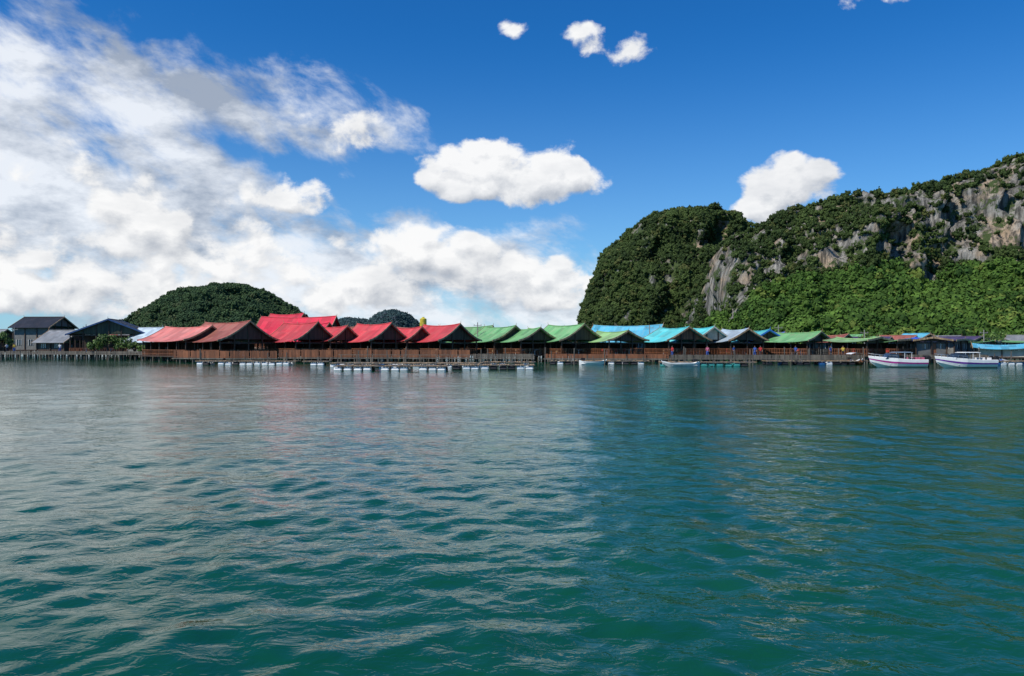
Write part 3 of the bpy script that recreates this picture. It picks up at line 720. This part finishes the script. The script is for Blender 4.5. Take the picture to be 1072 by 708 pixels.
h=t.m('ADD',t.m('MULTIPLY',w1,0.030),t.m('MULTIPLY',w2,0.030))
bp=t.n('ShaderNodeBump'); bp.inputs['Distance'].default_value=1.0; t.link(t.m('MULTIPLY',patch,0.9),bp.inputs['Strength']); t.link(h,bp.inputs['Height']); t.link(bp.outputs[0],b.inputs['Normal'])
tint=t.noise(t.mapping(P,(0.05,0.08,0)),1.0,3,0.5)
t.link(t.mix(t.mr(tint,0.35,0.65),(0.002,0.048,0.025,1),(0.005,0.066,0.034,1)),b.inputs['Base Color'])
b.inputs['Roughness'].default_value=0.06; b.inputs['IOR'].default_value=1.33; b.inputs['Specular IOR Level'].default_value=0.37
me.materials.append(m); o=bpy.data.objects.new('water',me); scene.collection.objects.link(o)

# ------------------------------------------------------------ sun + sky
SUN_EL=math.radians(50); SUN_AZ=math.radians(233)   # clockwise from +Y : behind-left of the viewer
sd=Vector((math.sin(SUN_AZ)*math.cos(SUN_EL),math.cos(SUN_AZ)*math.cos(SUN_EL),math.sin(SUN_EL)))
L=bpy.data.lights.new('sun','SUN'); L.energy=5.0; L.angle=math.radians(0.5); L.color=(1.0,0.95,0.87)
so=bpy.data.objects.new('sun',L); so.rotation_euler=sd.to_track_quat('Z','Y').to_euler(); so.location=(0,-20,60); scene.collection.objects.link(so)
wd=bpy.data.worlds.new('World'); scene.world=wd; wd.use_nodes=True; t=NT(wd.node_tree); bg=wd.node_tree.nodes['Background']; bg.inputs[1].default_value=0.1
sky=t.n('ShaderNodeTexSky',sky_type='NISHITA'); sky.sun_disc=False; sky.sun_elevation=SUN_EL; sky.sun_rotation=SUN_AZ; sky.air_density=1.0; sky.dust_density=0.3; sky.ozone_density=3.0
D=t.n('ShaderNodeTexCoord').outputs['Generated']; sp=t.n('ShaderNodeSeparateXYZ'); t.link(D,sp.inputs[0])
az=t.m('ARCTAN2',sp.outputs[0],sp.outputs[1]); el=t.m('ARCSINE',sp.outputs[2])
def ae(px,py):
    a=math.atan((px-536)/F); return a,math.atan((HZ-py)/F*math.cos(a))
def blobs(uv,lst,k=0.3):
    out=None
    for px,py,rx,ry,w in lst:
        a,e_=ae(px,py); ix=1/(rx/F*math.cos(a)**2); iy=1/(ry/F)
        q=t.vm('MULTIPLY_ADD',uv,(ix,iy,0),(-a*ix,-e_*iy,0))
        q=t.vm('MAXIMUM',q,t.vm('MULTIPLY',q,(-1,-1.5,0)))
        q=t.m('MULTIPLY_ADD',t.vm('DOT_PRODUCT',q,q,out=1),-w,w)
        out=q if out is None else t.m('SMOOTH_MAX',out,q,k)
    return out
CUM=[(533,190,106,46,1.9),(588,186,48,38,1.5),(480,188,44,30,1.2),
 (826,196,62,36,1.7),(798,218,38,24,1.1),
 (450,264,100,36,1.3),(525,290,86,32,1.0),(575,312,76,26,1.0),
 (145,250,92,50,1.2),(262,276,60,40,1.2),(302,207,54,27,1.0),(35,265,100,40,.8),(120,312,220,34,1.2),(380,305,150,36,1.1),(355,145,54,24,.5),(95,195,100,28,.4),(-150,230,130,90,1.2),
 (543,31,19,11,.45),(601,34,28,10,.3),(636,52,42,14,.28),(925,0,34,10,.45),
 (-420,120,160,90,1.0),(1500,100,140,60,1.0)]
uvv=t.xyz(az,el,0.37)
def cum(uv,det):
    vec=t.vm('MULTIPLY',uv,(1,1.25,1))
    f0=t.noise(vec,13,det,0.62,0.2)
    vo=t.n('ShaderNodeTexVoronoi'); vo.feature='SMOOTH_F1'; t.link(vec,vo.inputs['Vector']); vo.inputs['Scale'].default_value=30; vo.inputs['Smoothness'].default_value=.5
    nn=t.m('ADD',t.m('MULTIPLY',t.m('SUBTRACT',f0,0.5),4.2),t.m('MULTIPLY',t.m('SUBTRACT',0.40,vo.outputs['Distance']),1.4))
    return t.m('ADD',blobs(uv,CUM),nn)
d0=cum(uvv,8); d1=cum(t.vm('ADD',uvv,(-0.006,0.015,0)),6)
cop=t.mr(d0,0.0,0.7,smooth=True)
lit=t.m('ADD',0.86,t.m('MULTIPLY',t.m('SUBTRACT',d0,d1),0.42),clamp=True)
gn=t.noise(t.vm('MULTIPLY',uvv,(1,2.0,14)),9,7,0.6)
lit=t.m('MULTIPLY',lit,t.mr(gn,0.46,0.68,1.0,0.74))
ccol=t.mix(lit,(0.22,0.28,0.38,1),(1.0,1.0,1.0,1))
STR=[(60,85,330,66,1.2),(230,125,200,48,1.0),(60,215,350,90,2.0),(300,295,400,80,1.8),(-200,150,300,150,1.5),(560,325,160,45,1.2)]
sv=t.vm('ADD',t.vm('MULTIPLY',t.vm('ADD',uvv,t.xyz(t.m('MULTIPLY',el,0.25),t.m('MULTIPLY',az,0.2),0.0)),(1,1.5,1)),(3.1,0,1.7))
sn=t.noise(sv,11.0,9,0.6,0.2)
ds=t.m('ADD',t.m('MULTIPLY',blobs(uvv,STR),0.85),t.m('MULTIPLY',t.m('SUBTRACT',sn,0.5),5.0))
sop=t.m('MULTIPLY',t.mr(ds,-0.2,1.3,smooth=True),0.93)
scol=t.mix(t.mr(gn,0.43,0.64),(0.90,0.94,1.0,1),(0.38,0.44,0.54,1))
hs=t.n('ShaderNodeHueSaturation'); hs.inputs['Saturation'].default_value=1.30; hs.inputs['Value'].default_value=1.08; t.link(sky.outputs[0],hs.inputs['Color'])
base=t.mix(1.0,hs.outputs[0],(0.30,0.84,1.18,1),'MULTIPLY')
def up(c):
    n_=t.n('ShaderNodeVectorMath',operation='SCALE'); t.put(n_.inputs[0],c); n_.inputs[3].default_value=9.7; return n_.outputs[0]
haze=t.m('POWER',t.mr(el,0.0,0.40,1.0,0.0),2.2)
base=t.mix(t.m('MULTIPLY',haze,0.62),base,(4.8,6.8,9.2,1))
c=t.mix(sop,base,up(scol)); c=t.mix(t.m('MULTIPLY',cop,0.97),c,up(ccol)); t.link(c,bg.inputs[0])
wd.cycles.sampling_method='MANUAL'; wd.cycles.sample_map_resolution=256

# ------------------------------------------------------------ camera
cam=bpy.data.cameras.new('camera'); cam.lens=F/1072*36; cam.sensor_width=36; cam.clip_end=30000; cam.clip_start=0.1
co=bpy.data.objects.new('camera',cam); co.location=(0,0,CH); co.rotation_euler=(math.radians(90)+math.atan((HZ-354)/F),0,0); scene.collection.objects.link(co); scene.camera=co
scene.view_settings.view_transform='Standard'; scene.view_settings.look='None'; scene.view_settings.exposure=0
